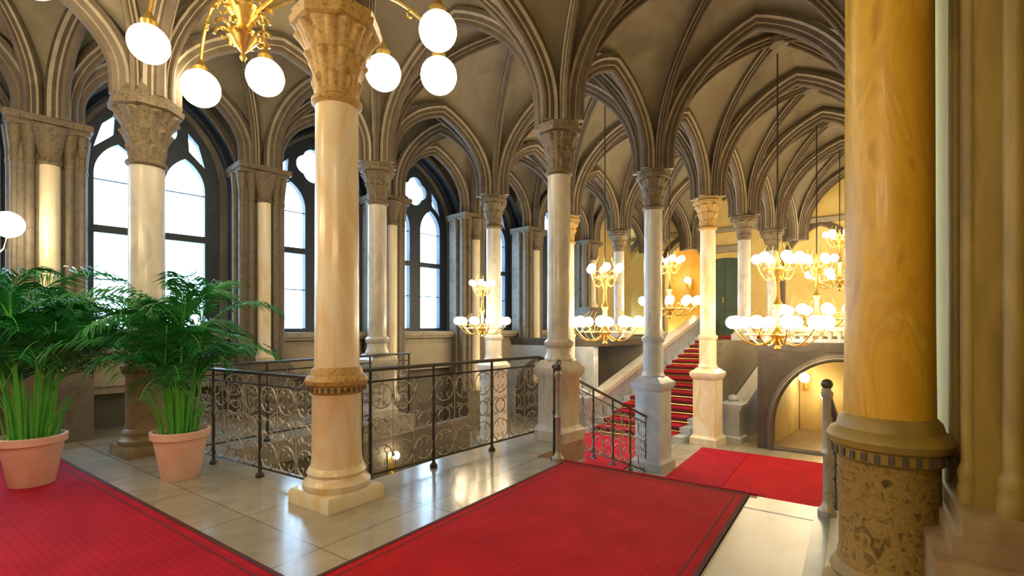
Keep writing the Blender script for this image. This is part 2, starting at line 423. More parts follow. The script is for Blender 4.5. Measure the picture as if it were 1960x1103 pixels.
# wall piers between the windows
def wall_pier(label, xy, zb):
    t = thing('wall_pier', label, 'pier', (xy[0], xy[1], zb), ROT, 'clustered piers on the window wall'); t['kind'] = 'thing'
    z = lambda h: h - zb
    b = MB(); b.box(-.36, .36, -.10, .47, 0, z(4.4)); b.build('core', 'stone', t, smooth=0)
    b = MB(); b.box(-.44, .44, -.36, .47, 0, .9); b.box(-.40, .40, -.31, .47, .9, .98); b.build('plinth', 'stone', t, smooth=0)
    for x, y, r, m in ((0, -.16, .11, 'marble'), (-.2, -.12, .055, 'stone'), (.2, -.12, .055, 'stone'), (-.34, -.06, .05, 'stone'), (.34, -.06, .05, 'stone'), (-.38, .14, .045, 'stone'), (.38, .14, .045, 'stone')):
        s = MB(); s.lathe([(r * 1.5, .98), (r * 1.6, 1.05), (r * 1.2, 1.12), (r, 1.16), (r, z(3.82))], 16, x, y); s.build('shaft', m, t)
        s = MB(); s.lathe([(r, z(3.8)), (r * 1.25, z(3.84)), (r * 1.05, z(3.9)), (r * 1.2, z(4.0)), (r * 1.8, z(4.28)), (r * 1.9, z(4.32))], 16, x, y); s.build('capital', 'cap', t)
    b = MB(); b.box(-.42, .42, -.22, .47, z(4.3), z(4.36)); b.box(-.45, .45, -.27, .47, z(4.36), z(4.45)); b.build('abacus', 'cap', t, smooth=0)
PL = ['', 'clustered pier at the left edge behind the first potted palm, by the wall lamp', 'clustered pier between the first and second windows from the left',
      'clustered pier hidden behind the slim column, left of the window with the tan panel', 'clustered pier right of the double window, behind the small chandelier', 'farther clustered pier between the blue reveals', 'clustered pier on the left gallery wall']
for i in range(1, 7): wall_pier(PL[i], W[i], 0 if i < 3 else (-1 if i < 6 else 1.25))

# ------------------------------------------------------------------ window wall
CWW = 10.05
for i in range(0, 7):
    xa, xb = XW[i], XW[i + 1]; xm = (xa + xb) / 2
    if i == 3: xm -= 0
    o = S(xm, CWW); k = sqrt(1 + SL * SL)
    ul, ur = (xa - xm) * k, (xb - xm) * k
    zb = -1.2 if i >= 2 else -.2
    wide = i < 6
    hole = [parch(1.0, 1.48, 4.0, 5.55)] if wide else []
    if i == 0: nm = 'wall_left'
    else: nm = 'wall_window_side'
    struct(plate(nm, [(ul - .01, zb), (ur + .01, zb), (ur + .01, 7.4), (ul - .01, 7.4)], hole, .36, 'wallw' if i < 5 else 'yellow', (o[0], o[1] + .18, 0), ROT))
    if not wide: continue
    # dark tracery window
    holes = []
    for cx in (-.46, .46):
        holes.append([(cx - .3, 1.56), (cx + .3, 1.56), (cx + .3, 3.08), (cx - .3, 3.08)])
        holes.append([(p[0], p[1]) for p in parch(.3, 3.2, 4.0, 4.52, 8, cx)])
    oc = []
    for j in range(48):
        a = 2 * pi * j / 48; r = .27 + .055 * abs(cos(2 * a)) * 1.3
        oc.append((r * cos(a), 4.93 + r * sin(a)))
    holes.append(oc)
    for sx in (-1, 1): holes.append([(sx * .52, 4.66), (sx * .76, 4.42), (sx * .66, 4.80), (sx * .50, 4.98)])
    wn = plate('window_%d' % (i + 1), parch(1.02, 1.46, 4.0, 5.57), holes, .14, 'navy', (o[0], o[1] + .12, 0), ROT); struct(wn)
    gp = plate('pane', parch(.99, 1.5, 4.0, 5.5), [], .012, 'glass', (o[0], o[1] + .16, 0), ROT, wn)
    mb = MB()
    for cx in (-.46, .46):
        for zz in (2.35, 3.93): mb.tube([(cx - .3, 0, zz), (cx + .3, 0, zz)], .012, 4)
    g = mb.build('glazing_bars', 'navy', wn, (0, 0, 0)); g.rotation_euler = (0, 0, ROT)
    # archivolt mouldings of the recess, sill and panel under the window
    for q, (hw, off, ap, w_, d_) in enumerate(((1.10, -.02, 5.62, .20, .14), (1.22, -.16, 5.74, .22, .16))):
        a3 = []
        for (u, zz) in parch(hw, 1.48, 4.0, ap, 12)[1:]: a3.append((u, off, zz))
        a3.append((-hw, off, 1.48))
        m2 = MB(); pr_, mi_ = rib_prof(w_, d_); m2.sweep(a3, (0, 1, 0), pr_, mi_, -1)
        ob = m2.build('trim_%d' % (i * 2 + q + 1), ['navy', 'stone'] if q else ['navy', 'navy'], None, (o[0], o[1], 0), smooth=30); ob.rotation_euler = (0, 0, ROT); struct(ob)
    m2 = MB(); m2.box(-1.08, 1.08, -.34, .1, 1.38, 1.48); m2.box(-1.02, 1.02, -.28, .1, 1.32, 1.38)
    ob = m2.build('window_sill', 'ribl', wn, (0, -.12, 0), smooth=0); ob.rotation_euler = (0, 0, ROT)
    m2 = MB(); m2.box(-.98, .98, -.16, .06, .55, 1.30); m2.box(-.86, .86, -.20, 0, .67, 1.18, 1)
    ob = m2.build('window_apron', ['ribl', 'wall'], wn, (0, -.12, 0), smooth=0); ob.rotation_euler = (0, 0, ROT)

# ------------------------------------------------------------------ floors
def slab(name, x0, x1, y0, y1, zt, th, mat):
    b = MB(); b.box(x0, x1, y0, y1, zt - th, zt); return struct(b.build(name, mat, smooth=0))
XE = 5.10                                    # top edge of the descending flight
slab('floor', -3.2, 3.0, 3.2, 10.3, 0, .3, 'floor')
slab('floor', 3.0, XE, 3.2, 4.12, 0, .3, 'floor')
slab('floor', -3.2, XE, .81, 3.2, 0, .3, 'floor')
slab('floor', -3.2, XE, -1.8, .81, 0, .3, 'floorw')
slab('floor', 3.0, XE, 7.1, 10.0, 0, .3, 'floor')
slab('floor', 3.0, 6.3, 6.55, 7.1, 0, .3, 'floor')
slab('floor', XE, 6.42, 3.2, 4.12, 0, .3, 'floor')
b = MB(); b.box(2.6, XE, .165, .275, 0, .004); b.box(4.72, 4.745, .275, .81, 0, .003); struct(b.build('trim_20', 'floorb', smooth=0))
slab('floor', 7.9, 11.62, -1.9, 9.0, -1, .3, 'floor')
slab('floor', 2.6, 8.0, 4.0, 6.7, -3.6, .2, 'floor')
# walls under the floor edges around the stairwell
def wallbox(name, x0, x1, y0, y1, z0, z1, mat, shear=0):
    b = MB(); b.box(x0, x1, y0, y1, z0, z1, shear=shear); return struct(b.build(name, mat, smooth=0))
wallbox('wall_stairwell_near', 2.8, 7.9, 3.98, 4.10, -3.6, -.3, 'wall')
wallbox('wall_stairwell_side', 2.86, 2.98, 4.12, 6.6, -3.6, -.3, 'wall')
wallbox('wall_stairwell_far', 2.8, 7.9, 6.6, 6.75, -3.6, -.3, 'stone')
wallbox('wall_stairwell_end', 7.9, 8.0, 4.0, 6.7, -3.6, -1.3, 'wall')
wallbox('wall_stair_side', XE, 6.42, 3.2, 3.28, -1.3, -.3, 'parapet')
wallbox('wall_stair_side', 6.42, 7.9, 3.2, 3.28, -1.3, -.9, 'parapet')

def flight(name, x0, n, run, rise, zstart, y0, y1, mat, shear=0, direction=1):
    """steps along +x; direction -1 goes down."""
    b = MB()
    for k in range(n):
        if direction < 0: zt = zstart - (k + 1) * rise
        else: zt = zstart + (k + 1) * rise
        xa = x0 + k * run
        b.box(xa, xa + run, y0, y1, min(zstart, zt) - (.5 if direction < 0 else .4), zt, shear=shear)
    return struct(b.build(name, mat, smooth=0))
def runner(label, x0, n, run, rise, zstart, y0, y1, shear=0, direction=1):
    t = MB(); e = .022
    for k in range(n):
        xa = x0 + k * run
        if direction < 0:
            zt = zstart - (k + 1) * rise
            t.box(xa, xa + run + .02, y0, y1, zt, zt + e, shear=shear)
            t.box(xa - .005, xa + .02, y0, y1, zt, zt + rise + e, shear=shear)
            t.tube([(xa + .03, y0 - .06 - shear * xa, zt + .03), (xa + .03, y1 + .06 - shear * xa, zt + .03)], .011, 6, 1)
        else:
            zt = zstart + (k + 1) * rise
            t.box(xa - .02, xa + run, y0, y1, zt, zt + e, shear=shear)
            t.box(xa - .02, xa + .0, y0, y1, zt - rise + e, zt, 2, shear=shear)
            t.tube([(xa - .03, y0 - .06 - shear * xa, zt - rise + .05), (xa - .03, y1 + .06 - shear * xa, zt - rise + .05)], .011, 6, 1)
    o = t.build('stair_carpet', ['carpy', 'brass', 'edge'], smooth=0)
    return tag(o, label, 'carpet', 'stair carpets')
flight('floor_stairs', XE, 7, .40, 1 / 7, 0, -.3, 3.2, 'parapet', 0, -1)
runner('red stair carpet going down from the main carpet to the landing', XE, 7, .40, 1 / 7, 0, .75, 2.80, 0, -1)
flight('floor_stairs', XE, 7, .40, 1 / 7, 0, 7.1, 9.6, 'parapet', 0, -1)
runner('red stair carpet going down on the far side, seen through the level railing', XE, 7, .40, 1 / 7, 0, 7.15, 7.94, 0, -1)
flight('floor_stairs', 11.0, 16, .42, 2.25 / 16, -1, 4.72, 7.0, 'parapet', SL, 1)
runner('long red carpet rising up the far stairs between the marble parapets', 11.0, 16, .42, 2.25 / 16, -1, 4.95, 6.8, SL, 1)

# landing carpets
b = MB(); b.box(7.95, 10.9, 1.75, 2.66, -1, -.978); tag(b.build('carpet', 'carpy', smooth=0), 'pink-red carpet on the landing, right of the grey pedestal', 'carpet', 'flat red carpets')
b = MB(); b.box(7.95, 10.9, 3.42, 5.6, -1, -.978); tag(b.build('carpet', 'carpy', smooth=0), 'red carpet on the landing, seen through the sloping railing', 'carpet', 'flat red carpets')
b = MB(); b.box(7.95, 10.9, -.3, 1.74, -1, -.976); tag(b.build('carpet', 'carpx', smooth=0), 'orange-red carpet on the landing at the right, in front of the round arch', 'carpet', 'flat red carpets')
# main carpets
def carpet(label, x0, x1, y0, y1, mat):
    t = MB(); t.box(x0, x1, y0, y1, 0, .014); o = t.build('carpet', mat, smooth=0); tag(o, label, 'carpet', 'flat red carpets')
    e = MB()
    for (a, b_, c, d) in ((x0, x1, y0, y0 + .035), (x0, x1, y1 - .035, y1), (x0, x0 + .035, y0 + .035, y1 - .035), (x1 - .035, x1, y0 + .035, y1 - .035)): e.box(a, b_, c, d, 0, .017)
    for (a, b_, c, d) in ((x0 + .1, x1 - .1, y0 + .1, y0 + .112), (x0 + .1, x1 - .1, y1 - .112, y1 - .1), (x0 + .1, x0 + .112, y0 + .112, y1 - .112), (x1 - .112, x1 - .1, y0 + .112, y1 - .112)): e.box(a, b_, c, d, .012, .0155)
    e.build('binding', 'edge', o, smooth=0)
carpet('wide bright red carpet in the middle, running to the top of the stairs', -.6, XE - .03, .81, 2.80, 'carpx')
carpet('dark red carpet at the lower left, running past the potted palms', -.6, 1.72, 2.84, 9.3, 'carpy')

# ------------------------------------------------------------------ far stairs: parapets, galleries, end wall
def parapet(label, c, x0, x1):
    t = thing('stair_parapet', label, 'parapet', (x0, c - SL * x0, -1), ROT)
    t['kind'] = 'thing'
    L = (x1 - x0) * sqrt(1 + SL * SL); rise = 2.25
    def seg(u0, u1, dz0, dz1, w, n, mat):
        m = MB(); vs = []
        for u in (u0, u1):
            z = max(0, rise * (u - .3) / (L - .6)) if u > .3 else 0
            z = min(z, rise)
            for (y, dz) in ((-w, dz0), (w, dz0), (w, dz1), (-w, dz1)): vs.append((u, y, 0 if dz < 0 else z + dz))
        m.add(vs, [(0, 1, 2, 3), (7, 6, 5, 4), (0, 4, 5, 1), (1, 5, 6, 2), (2, 6, 7, 3), (3, 7, 4, 0)]); return m.build(n, mat, t, smooth=0)
    seg(.3, L, -.4, .62, .11, 'panel', 'parapet'); seg(.25, L, .62, .74, .17, 'coping', 'marblew')
    b = MB(); b.square([(.24, 0), (.24, .12), (.2, .16), (.2, .72), (.24, .78), (.24, .86), (.12, .92)], .1, 0); b.lathe([(.1, .9), (.13, .96), (.1, 1.02), (.02, 1.06)], 16, .1, 0); b.build('newel', 'parapet', t)
parapet('blue-grey marble parapet rising on the left side of the far red stairs', 7.12, 10.9, 17.9)
parapet('blue-grey marble parapet rising on the right side of the far red stairs', 3.98, 11.85, 17.9)

XG = 11.62
def sheared(x0, x1, c0, c1, z0, z1, name, mat):
    b = MB(); b.box(x0, x1, c0, c1, z0, z1, shear=SL); return struct(b.build(name, mat, smooth=0))
sheared(XG, 19.0, -2.2, 3.40, 1.07, 1.27, 'floor', 'darkst')
sheared(11.8, 19.0, 4.17, 4.62, -1.3, 1.25, 'wall_stair_side', 'stone')
sheared(XG, 19.0, 7.22, 10.0, 1.07, 1.27, 'floor', 'darkst')
sheared(17.7, 19.0, 4.14, 7.22, 1.05, 1.25, 'floor', 'floor')
b = MB(); b.box(17.75, 18.9, 4.75, 6.9, 1.25, 1.27, shear=SL); tag(b.build('carpet', 'carpy', smooth=0), 'small red carpet on the top landing of the far stairs', 'carpet', 'flat red carpets')
# wall with the round arch under the right gallery
u0 = 2.62 - .35                                # y of the arch centre is about .3
struct(plate('wall_under_gallery', [(-.7, -1.3), (1.5, -1.3), (1.5, 1.08), (-.7, 1.08)], [parch(1.2, -.98, -.55, .9, 14, 0, True)], .3, 'darkst', (XG + .15, .2, 0), pi / 2))
m2 = MB(); a3 = [(0, u, z) for u, z in parch(1.22, -1, -.55, .93, 16, 0, True)[1:]]; pr_, mi_ = rib_prof(.34, .14)
m2.sweep(a3, (1, 0, 0), pr_, mi_, 1); struct(m2.build('trim_21', ['ribl', 'darkst'], None, (XG + .04, .2, 0)))
struct(plate('wall_under_gallery', [(-1.4, -1.3), (1.8, -1.3), (1.8, 1.08), (-1.4, 1.08)], [parch(1.0, -.98, -.3, .75, 14, .1, True)], .3, 'parapet', (XG + .15, 6.95, 0), pi / 2))
sheared(14.4, 14.6, -2.2, 3.22, -1.3, 1.07, 'wall_lower_room', 'yellow')
sheared(XG + .3, 19.0, 3.24, 3.39, -1.3, 1.07, 'wall_lower_room', 'yellow')
sheared(XG, 19.0, -2.4, 4.1, -1.3, -1.0, 'floor', 'plinth')
sheared(14.4, 14.6, 7.3, 10.2, -1.3, 1.07, 'wall_lower_room', 'wall')
sheared(XG, 14.6, 7.3, 10.2, -1.3, -1.0, 'floor', 'plinth')
# right-hand wall of the stair hall, mostly behind the golden column
sheared(4.6, 19.0, .35, .55, -1.3, 7.4, 'wall_right', 'yellow')
wallbox('wall_right', 3.7, 4.7, -.65, -.46, 0, 7.4, 'golds')
wallbox('wall_right', -1.3, 3.75, -1.75, -1.55, 0, 7.4, 'golds')
hb = []
struct(plate('wall_behind', [(-1.8, -.3), (10.4, -.3), (10.4, 7.4), (-1.8, 7.4)], hb, .2, 'wall', (-1.15, 0, 0), pi / 2))
sheared(-1.4, 19.5, -3.2, 10.6, 7.32, 7.42, 'ceiling', 'web')
wallbox('wall_right', 3.72, 3.8, -1.75, -.5, 0, 7.4, 'golds')
# gallery parapet rails
def gallery_rail(label, x0, y0, x1, y1, zb, h, group='gallery rails'):
    t = thing('gallery_balustrade', label, 'balustrade', (x0, y0, zb), 0, group)
    L = sqrt((x1 - x0) ** 2 + (y1 - y0) ** 2); a = math.atan2(y1 - y0, x1 - x0); t.rotation_euler = (0, 0, a)
    b = MB(); b.box(0, L, -.08, .08, h - .09, h); b.build('coping', 'marblew', t, smooth=0)
    b = MB(); b.box(0, L, -.07, .07, 0, .07); b.build('base_rail', 'parapet', t, smooth=0)
    n = int(L / .16)
    b = MB()
    for k in range(n): b.lathe([(.03, .06), (.045, .12), (.055, .2), (.03, h * .6), (.04, h - .12), (.045, h - .08)], 8, .08 + k * (L - .16) / max(1, n - 1), 0)
    b.build('balusters', 'marblew', t)
gallery_rail('marble balustrade on the right gallery above the round arch', XG + .12, -1.8, XG + .12, 1.62, 1.27, .32)
# end wall, door and niche
XF = 19.0
yd = S(XF, 0)[1]
nich_y, door_y = 5.3, 3.85
struct(plate('wall_far', [(-5.4, -.2), (7.8, -.2), (7.8, 7.4), (-5.4, 7.4)],
             [parch(.72, 1.29, 3.6, 4.75, 12, nich_y, False), parch(.52, 1.27, 4.0, 4.1, 4, door_y), parch(.9, 1.29, 3.4, 4.7, 12, .9), parch(.9, 1.29, 3.4, 4.7, 12, -1.6), parch(.6, 1.29, 3.4, 4.7, 12, 7.0)], .4, 'yellow', (XF + .2, 0, 0), pi / 2 ))
def niche(name, y, hw, mat, za):
    b = MB(); n = 12; vs = []; rows = 14
    for j in range(rows + 1):
        z = 1.27 + (za - 1.27) * j / rows; k = 1 if z < 3.4 else sqrt(max(0.02, 1 - ((z - 3.4) / (za - 3.4)) ** 2))
        for i in range(n + 1):
            a = pi * i / n; vs.append((sin(a) * .8 * k, -cos(a) * (hw + .06) * (k if z > 3.4 else 1) * 1.05, z))
    b.add(vs, [(j * (n + 1) + i, j * (n + 1) + i + 1, (j + 1) * (n + 1) + i + 1, (j + 1) * (n + 1) + i) for j in range(rows) for i in range(n)])
    return struct(b.build(name, mat, None, (XF + .3, y, 0)))
niche('wall_niche', nich_y, .72, 'orange', 4.95)
niche('wall_niche', .9, .9, 'yellow', 4.9); niche('wall_niche', -1.6, .9, 'yellow', 4.9); niche('wall_niche', 7.0, .6, 'yellow', 4.9)
b = MB(); b.box(-.06, .06, -.5, .5, 0, 2.82); b.box(-.09, 0, -.44, -.03, .12, 1.2); b.box(-.09, 0, .03, .44, .12, 1.2); b.box(-.09, 0, -.44, -.03, 1.32, 2.7); b.box(-.09, 0, .03, .44, 1.32, 2.7)
dr = struct(b.build('door_1', 'green', None, (XF + .12, door_y, 1.27), smooth=0))
b = MB(); b.tube([(-.14, .06, 1.2), (-.14, .06, 1.4)], .015, 8); b.build('handle', 'brass', dr)
b = MB(); b.box(-.12, .02, -.72, -.54, 0, 3.0); b.box(-.12, .02, .54, .72, 0, 3.0); b.box(-.16, .02, -.8, .8, 3.0, 3.22); b.build('door_frame', 'ribl', dr, (-.13, 0, 0), smooth=0)
for k, y in enumerate((nich_y, .9, -1.6, 7.0)):
    hw = (.72, .9, .9, .6)[k]
    m2 = MB(); a3 = [(0, u, z) for u, z in parch(hw + .12, 1.3, 3.5, 4.9, 12)[1:]] + [(0, -hw - .12, 1.3)]
    pr_, mi_ = rib_prof(.2, .2); m2.sweep(a3, (1, 0, 0), pr_, mi_, 1); struct(m2.build('trim_%d' % (30 + k), ['ribl', 'ribd'], None, (XF - .06, y, 0)))
b = MB(); b.box(-.12, 0, -5.2, 7.7, 0, .16); struct(b.build('trim_40', 'ribl', None, (XF, 0, 3.0 + 2.0), smooth=0))
# plants before the niche
def bush(label, x, y, z, s):
    t = thing('potted_bush', label, 'plant', (x, y, z), 0, 'small plants before the niche')
    b = MB(); b.lathe([(.15, 0), (.2, .3), (.22, .32)], 14); b.build('pot', 'plinth', t)
    b = MB()
    for k in range(160):
        th, ph = random.uniform(0, 2 * pi), random.uniform(.05, 1.5)
        r = s * random.uniform(.6, 1); c = Vector((cos(th) * sin(ph) * r, sin(th) * sin(ph) * r, .34 + cos(ph) * r * .8))
        u = Vector((random.uniform(-1, 1), random.uniform(-1, 1), random.uniform(-1, 1))).normalized() * .07; w = u.cross(Vector((cos(th), sin(th), .4))).normalized() * .03
        b.add([c - u, c + w, c + u, c - w], [(0, 1, 2, 3)])
    b.build('foliage', 'leaf', t, smooth=0)
bush('small dark bush in a pot at the left of the orange niche', 18.5, 4.95, 1.27, .3); bush('small dark bush in a pot at the right of the orange niche', 18.5, 4.35, 1.27, .3)

# ------------------------------------------------------------------ wrought iron railings
def railing(label, p0, p1, z0, z1, h, posts, group='wrought iron railings', rail_mat='iron', newel0=False):
    """from p0 (floor height z0) to p1 (z1); posts: fractions along."""
    t = thing('iron_railing', label, 'railing', (p0[0], p0[1], z0), 0, group)
    D = Vector((p1[0] - p0[0], p1[1] - p0[1], 0)); L = D.length; t.rotation_euler = (0, 0, math.atan2(D.y, D.x))
    g = (z1 - z0) / L
    pt = lambda u, z: (u, 0, z + g * u)
    b = MB(); b.sweep([pt(-.02, h), pt(L + .02, h)], (0, 1, 0), [(-.028, -.012), (-.028, .012), (0, .022), (.028, .012), (.028, -.012), (0, -.02)]); b.build('handrail', rail_mat, t)
    b = MB(); b.tube([pt(0, .10), pt(L, .10)], .012, 4); b.tube([pt(0, h - .12), pt(L, h - .12)], .01, 4); b.build('bottom_rail', 'iron', t)
    for f in posts:
        b = MB(); u = f * L
        b.lathe([(.045, g * u), (.045, g * u + .03), (.02, g * u + .06), (.016, g * u + h * .5), (.026, g * u + h * .5 + .02), (.016, g * u + h * .5 + .05), (.016, g * u + h)], 8, u, 0); b.build('post', 'iron', t)
    for a, c in zip(posts[:-1], posts[1:]):
        ua, uc = a * L, c * L; n = max(1, round((uc - ua) / .30)); w = (uc - ua) / n; b = MB()
        for k in range(n):
            cx = ua + (k + .5) * w; ua_ = cx - w / 2
            b.tube([pt(ua_ + w, .1), pt(ua_ + w, h - .12)], .007, 4)
            hh = h - .22; n2 = 3; ch = hh / n2
            for q in range(n2):
                cz = .10 + ch * (q + .5); rr = min(w, ch) * .46
                b.tube([pt(cx + rr * cos(x) * (1 if q != 1 else .62), cz + rr * sin(x) * (1 if q != 1 else .62)) for x in [2 * pi * j / 16 for j in range(16)]], .0075, 4, closed=True)
                for sx in (-1, 1):
                    for sz in (-1, 1):
                        pts = []
                        for j in range(9):
                            x = j / 8 * 1.5 * pi; r_ = rr * .42 * (1 - j / 8 * .75)
                            pts.append(pt(cx + sx * (rr * .45 + r_ * cos(x)) , cz + sz * (rr * .45 + r_ * sin(x))))
                        b.tube(pts, .006, 4)
                if q == 1:
                    for x in (pi / 4, 3 * pi / 4, 5 * pi / 4, 7 * pi / 4):
                        b.tube([pt(cx + rr * .6 * cos(x), cz + rr * .6 * sin(x)), pt(cx + rr * 1.2 * cos(x), cz + rr * 1.25 * sin(x))], .006, 4)
        b.build('scroll_panel', 'ironl', t)
    return t
railing('level iron railing with scroll panels from the broad column to the pale column', (3.12, 4.0), (6.0, 3.72), 0, 0, 1.16, [0, .035, .32, .655, 1])
railing('iron railing behind the potted palms from the broad column to the far column', (2.78, 4.25), (2.62, 7.05), 0, 0, 1.1, [0, .33, .66, 1])
railing('far iron railing along the opposite side of the stairwell', (2.75, 6.7), (6.3, 6.72), 0, 0, 1.1, [0, .25, .5, .75, 1])
railing('sloping iron railing beside the descending stairs, left of the dark pedestal', (6.35, 3.38), (8.68, 3.10), -.22, -1.12, 1.08, [0, .25, .5, .75, 1])
railing('short iron railing from the middle post across to the pale column', (5.07, 2.93), (5.95, 3.36), 0, 0, 1.12, [0, 1])
def newel(label, x, y, h):
    t = thing('iron_post', label, 'post', (x, y, 0), 0, 'heavy iron posts at the stair head')
    b = MB(); b.lathe([(.07, 0), (.07, .04), (.04, .08), (.03, .14), (.03, .5), (.045, .53), (.03, .57), (.03, h - .1), (.045, h - .07), (.045, h - .04), (.03, h - .02), (.03, h)], 12); b.build('post_shaft', 'ironl', t)
    b = MB(); b.sphere((0, 0, h + .03), .045, 12, 8); b.build('finial', 'iron', t)
newel('heavy iron post at the stair head in the middle, beside the carpet corner', 5.07, 2.88, 1.08)
railing('iron handrail going down at the right beside the golden column', (4.97, .20), (7.8, .10), 0, -1.0, 1.05, [0, .35, .68, 1])
newel('heavy iron post at the right on the white floor beside the golden column', 4.93, .19, 1.08)

# ------------------------------------------------------------------ chandeliers
def chandelier(label, x, y, zlow, ztop):
    t = thing('brass_chandelier', label, 'chandelier', (x, y, zlow), 0, 'two-tier brass chandeliers')
    b = MB(); b.lathe([(.02, -.28), (.06, -.24), (.03, -.18), (.10, -.08), (.14, .02), (.07, .10), (.04, .2), (.05, .5), (.09, .6), (.05, .7), (.035, 1.0), (.10, 1.18), (.12, 1.26), (.05, 1.36), (.03, 1.5), (.02, 1.62)], 14); b.build('body', 'brass', t)
    b = MB(); b.tube([(0, 0, 1.6), (0, 0, ztop - zlow)], .014, 6); b.build('rod', 'iron', t)
    for n, rad, z0, gr in ((10, .80, 0, .125), (6, .36, 1.25, .095)):
        b = MB(); rr = rad * .7
        b.tube([(rr * cos(2 * pi * k / 28), rr * sin(2 * pi * k / 28), z0 + .02) for k in range(28)], .02, 6, closed=True); b.build('hoop', 'brass', t)
        for k in range(n):
            a = 2 * pi * (k + .5) / n
            b = MB(); pts = []
            for j in range(13):
                q = j / 12; r = rad * (.08 + .92 * q); pts.append((r * cos(a), r * sin(a), z0 - .06 + .02 - .16 * sin(pi * q) + .22 * q * q * q))
            b.tube(pts, .014, 6)
            pts = []
            for j in range(11):
                x_ = j / 10 * 1.7 * pi; q = rad * .5 + .11 * (1 - j / 14) * cos(x_); pts.append((q * cos(a), q * sin(a), z0 + .10 + .11 * (1 - j / 14) * sin(x_)))
            b.tube(pts, .009, 5)
            b.tube([(rad * .5 * cos(a), rad * .5 * sin(a), z0 + .5), (rad * .96 * cos(a), rad * .96 * sin(a), z0 + .05)], .006, 4)
            am = b.build('arm', 'brass', t)
            b = MB(); b.sphere((rad * cos(a), rad * sin(a), z0 + .16 + gr * .8), gr, 14, 9); b.build('globe', 'globe', am)
    return t
ch = chandelier('two-tier brass chandelier over the landing, left of the golden column', 10.55, 1.2, 1.42, 6.8)
def chand(label, x, y, zlow, sc=1):
    c = copy_tree(ch); c.location = (x, y, zlow); c['label'] = label; c.scale = (sc, sc, sc); return c
chand('brass chandelier over the rising stairs, between the pale and the grey columns', 10.5, 4.72, 1.45)
chand('farther chandelier partly hidden by the golden column', 14.0, .75, 1.75)
chand('farther chandelier hanging left of the grey column over the far stairs', 14.6, 4.5, 2.1)
chand('farthest chandelier high at the right, beside the golden column', 17.2, .35, 2.9, .95)
chand('small brass chandelier before the clustered pier, right of the double window', 7.75, 6.15, 1.55, .62)
chand('unseen chandelier added over the lower left carpet, outside the picture', -.2, 5.4, 2.9)  # added out of view for warm light on the broad column's left side
chand('unseen chandelier added over the wide carpet behind the viewer, outside the picture', -.25, 1.0, 2.75)  # not seen; added to light the golden and broad columns from the front
# the large chandelier behind the broad column
cx, cy = LD(-3.02, 5.5); cz = 4.72
t = thing('globe_chandelier', 'large brass chandelier with white globes at the top left, behind the broad column', 'chandelier', (cx, cy, cz))
b = MB(); b.lathe([(.015, -.14), (.04, -.10), (.02, -.05), (.09, .03), (.17, .12), (.12, .2), (.06, .26), (.14, .36), (.19, .44), (.10, .52), (.06, .62), (.06, .9), (.03, 1.0)], 14)
for k in range(8):
    a = 2 * pi * k / 8
    for (rr, zz, s_) in ((.2, .14, .1), (.22, .42, .09)):
        pts = [((rr + s_ * (1 - j / 16) * cos(j / 12 * 1.8 * pi)) * cos(a), (rr + s_ * (1 - j / 16) * cos(j / 12 * 1.8 * pi)) * sin(a), zz + s_ * (1 - j / 16) * sin(j / 12 * 1.8 * pi)) for j in range(13)]
        b.tube(pts, .016, 5)
b.build('body', 'brass', t)
b = MB(); b.tube([(0, 0, .95), (0, 0, 1.85)], .018, 6); b.build('rod', 'brass', t)
def arm_globe(lat, dep, z, r):
    X, Y = LD(lat, dep); dx, dy, dz = X - cx, Y - cy, z - cz
    L = sqrt(dx * dx + dy * dy); ux, uy = dx / L, dy / L
    b = MB(); pts = []
    for j in range(17):
        q = j / 16; rr = L * (1 - (1 - q) ** 1.3) if q < 1 else L
        zz = .25 * (1 - q) + (dz + r + .10) * q + (.62 * sin(pi * min(1, q)) ** .8 if 0 < q < 1 else 0)
        pts.append((ux * rr, uy * rr, zz))
    b.tube(pts, .022, 6)
    for q0, s_, sg in ((.35, .13, 1), (.62, .12, -1), (.82, .09, 1)):
        p = Vector(pts[int(q0 * 16)]); cur = []
        for j in range(13):
            x_ = j / 12 * 1.8 * pi; k = s_ * (1 - j / 15); cur.append((p.x + ux * (k * cos(x_) - s_), p.y + uy * (k * cos(x_) - s_), p.z + sg * k * sin(x_)))
        b.tube(cur, .014, 5)
    b.lathe([(.02, dz + r + .16), (.05, dz + r + .10), (.09, dz + r + .04), (.08, dz + r - .04)], 12, ux * L, uy * L)
    am = b.build('arm', 'brass', t)
    b = MB(); b.sphere((dx, dy, dz), r, 24, 16); b.build('globe', 'globeb', am)
for lat, dep, z, r in ((-4.05, 5.46, 4.75, .205), (-4.12, 6.48, 4.75, .235), (-3.12, 6.19, 4.75, .225), (-1.60, 6.08, 4.75, .215), (-.92, 6.15, 4.75, .225), (-.79, 5.22, 4.75, .20), (-3.5, 4.2, 4.95, .20), (-4.8, 4.9, 5.1, .20)):
    arm_globe(lat, dep, z, r)
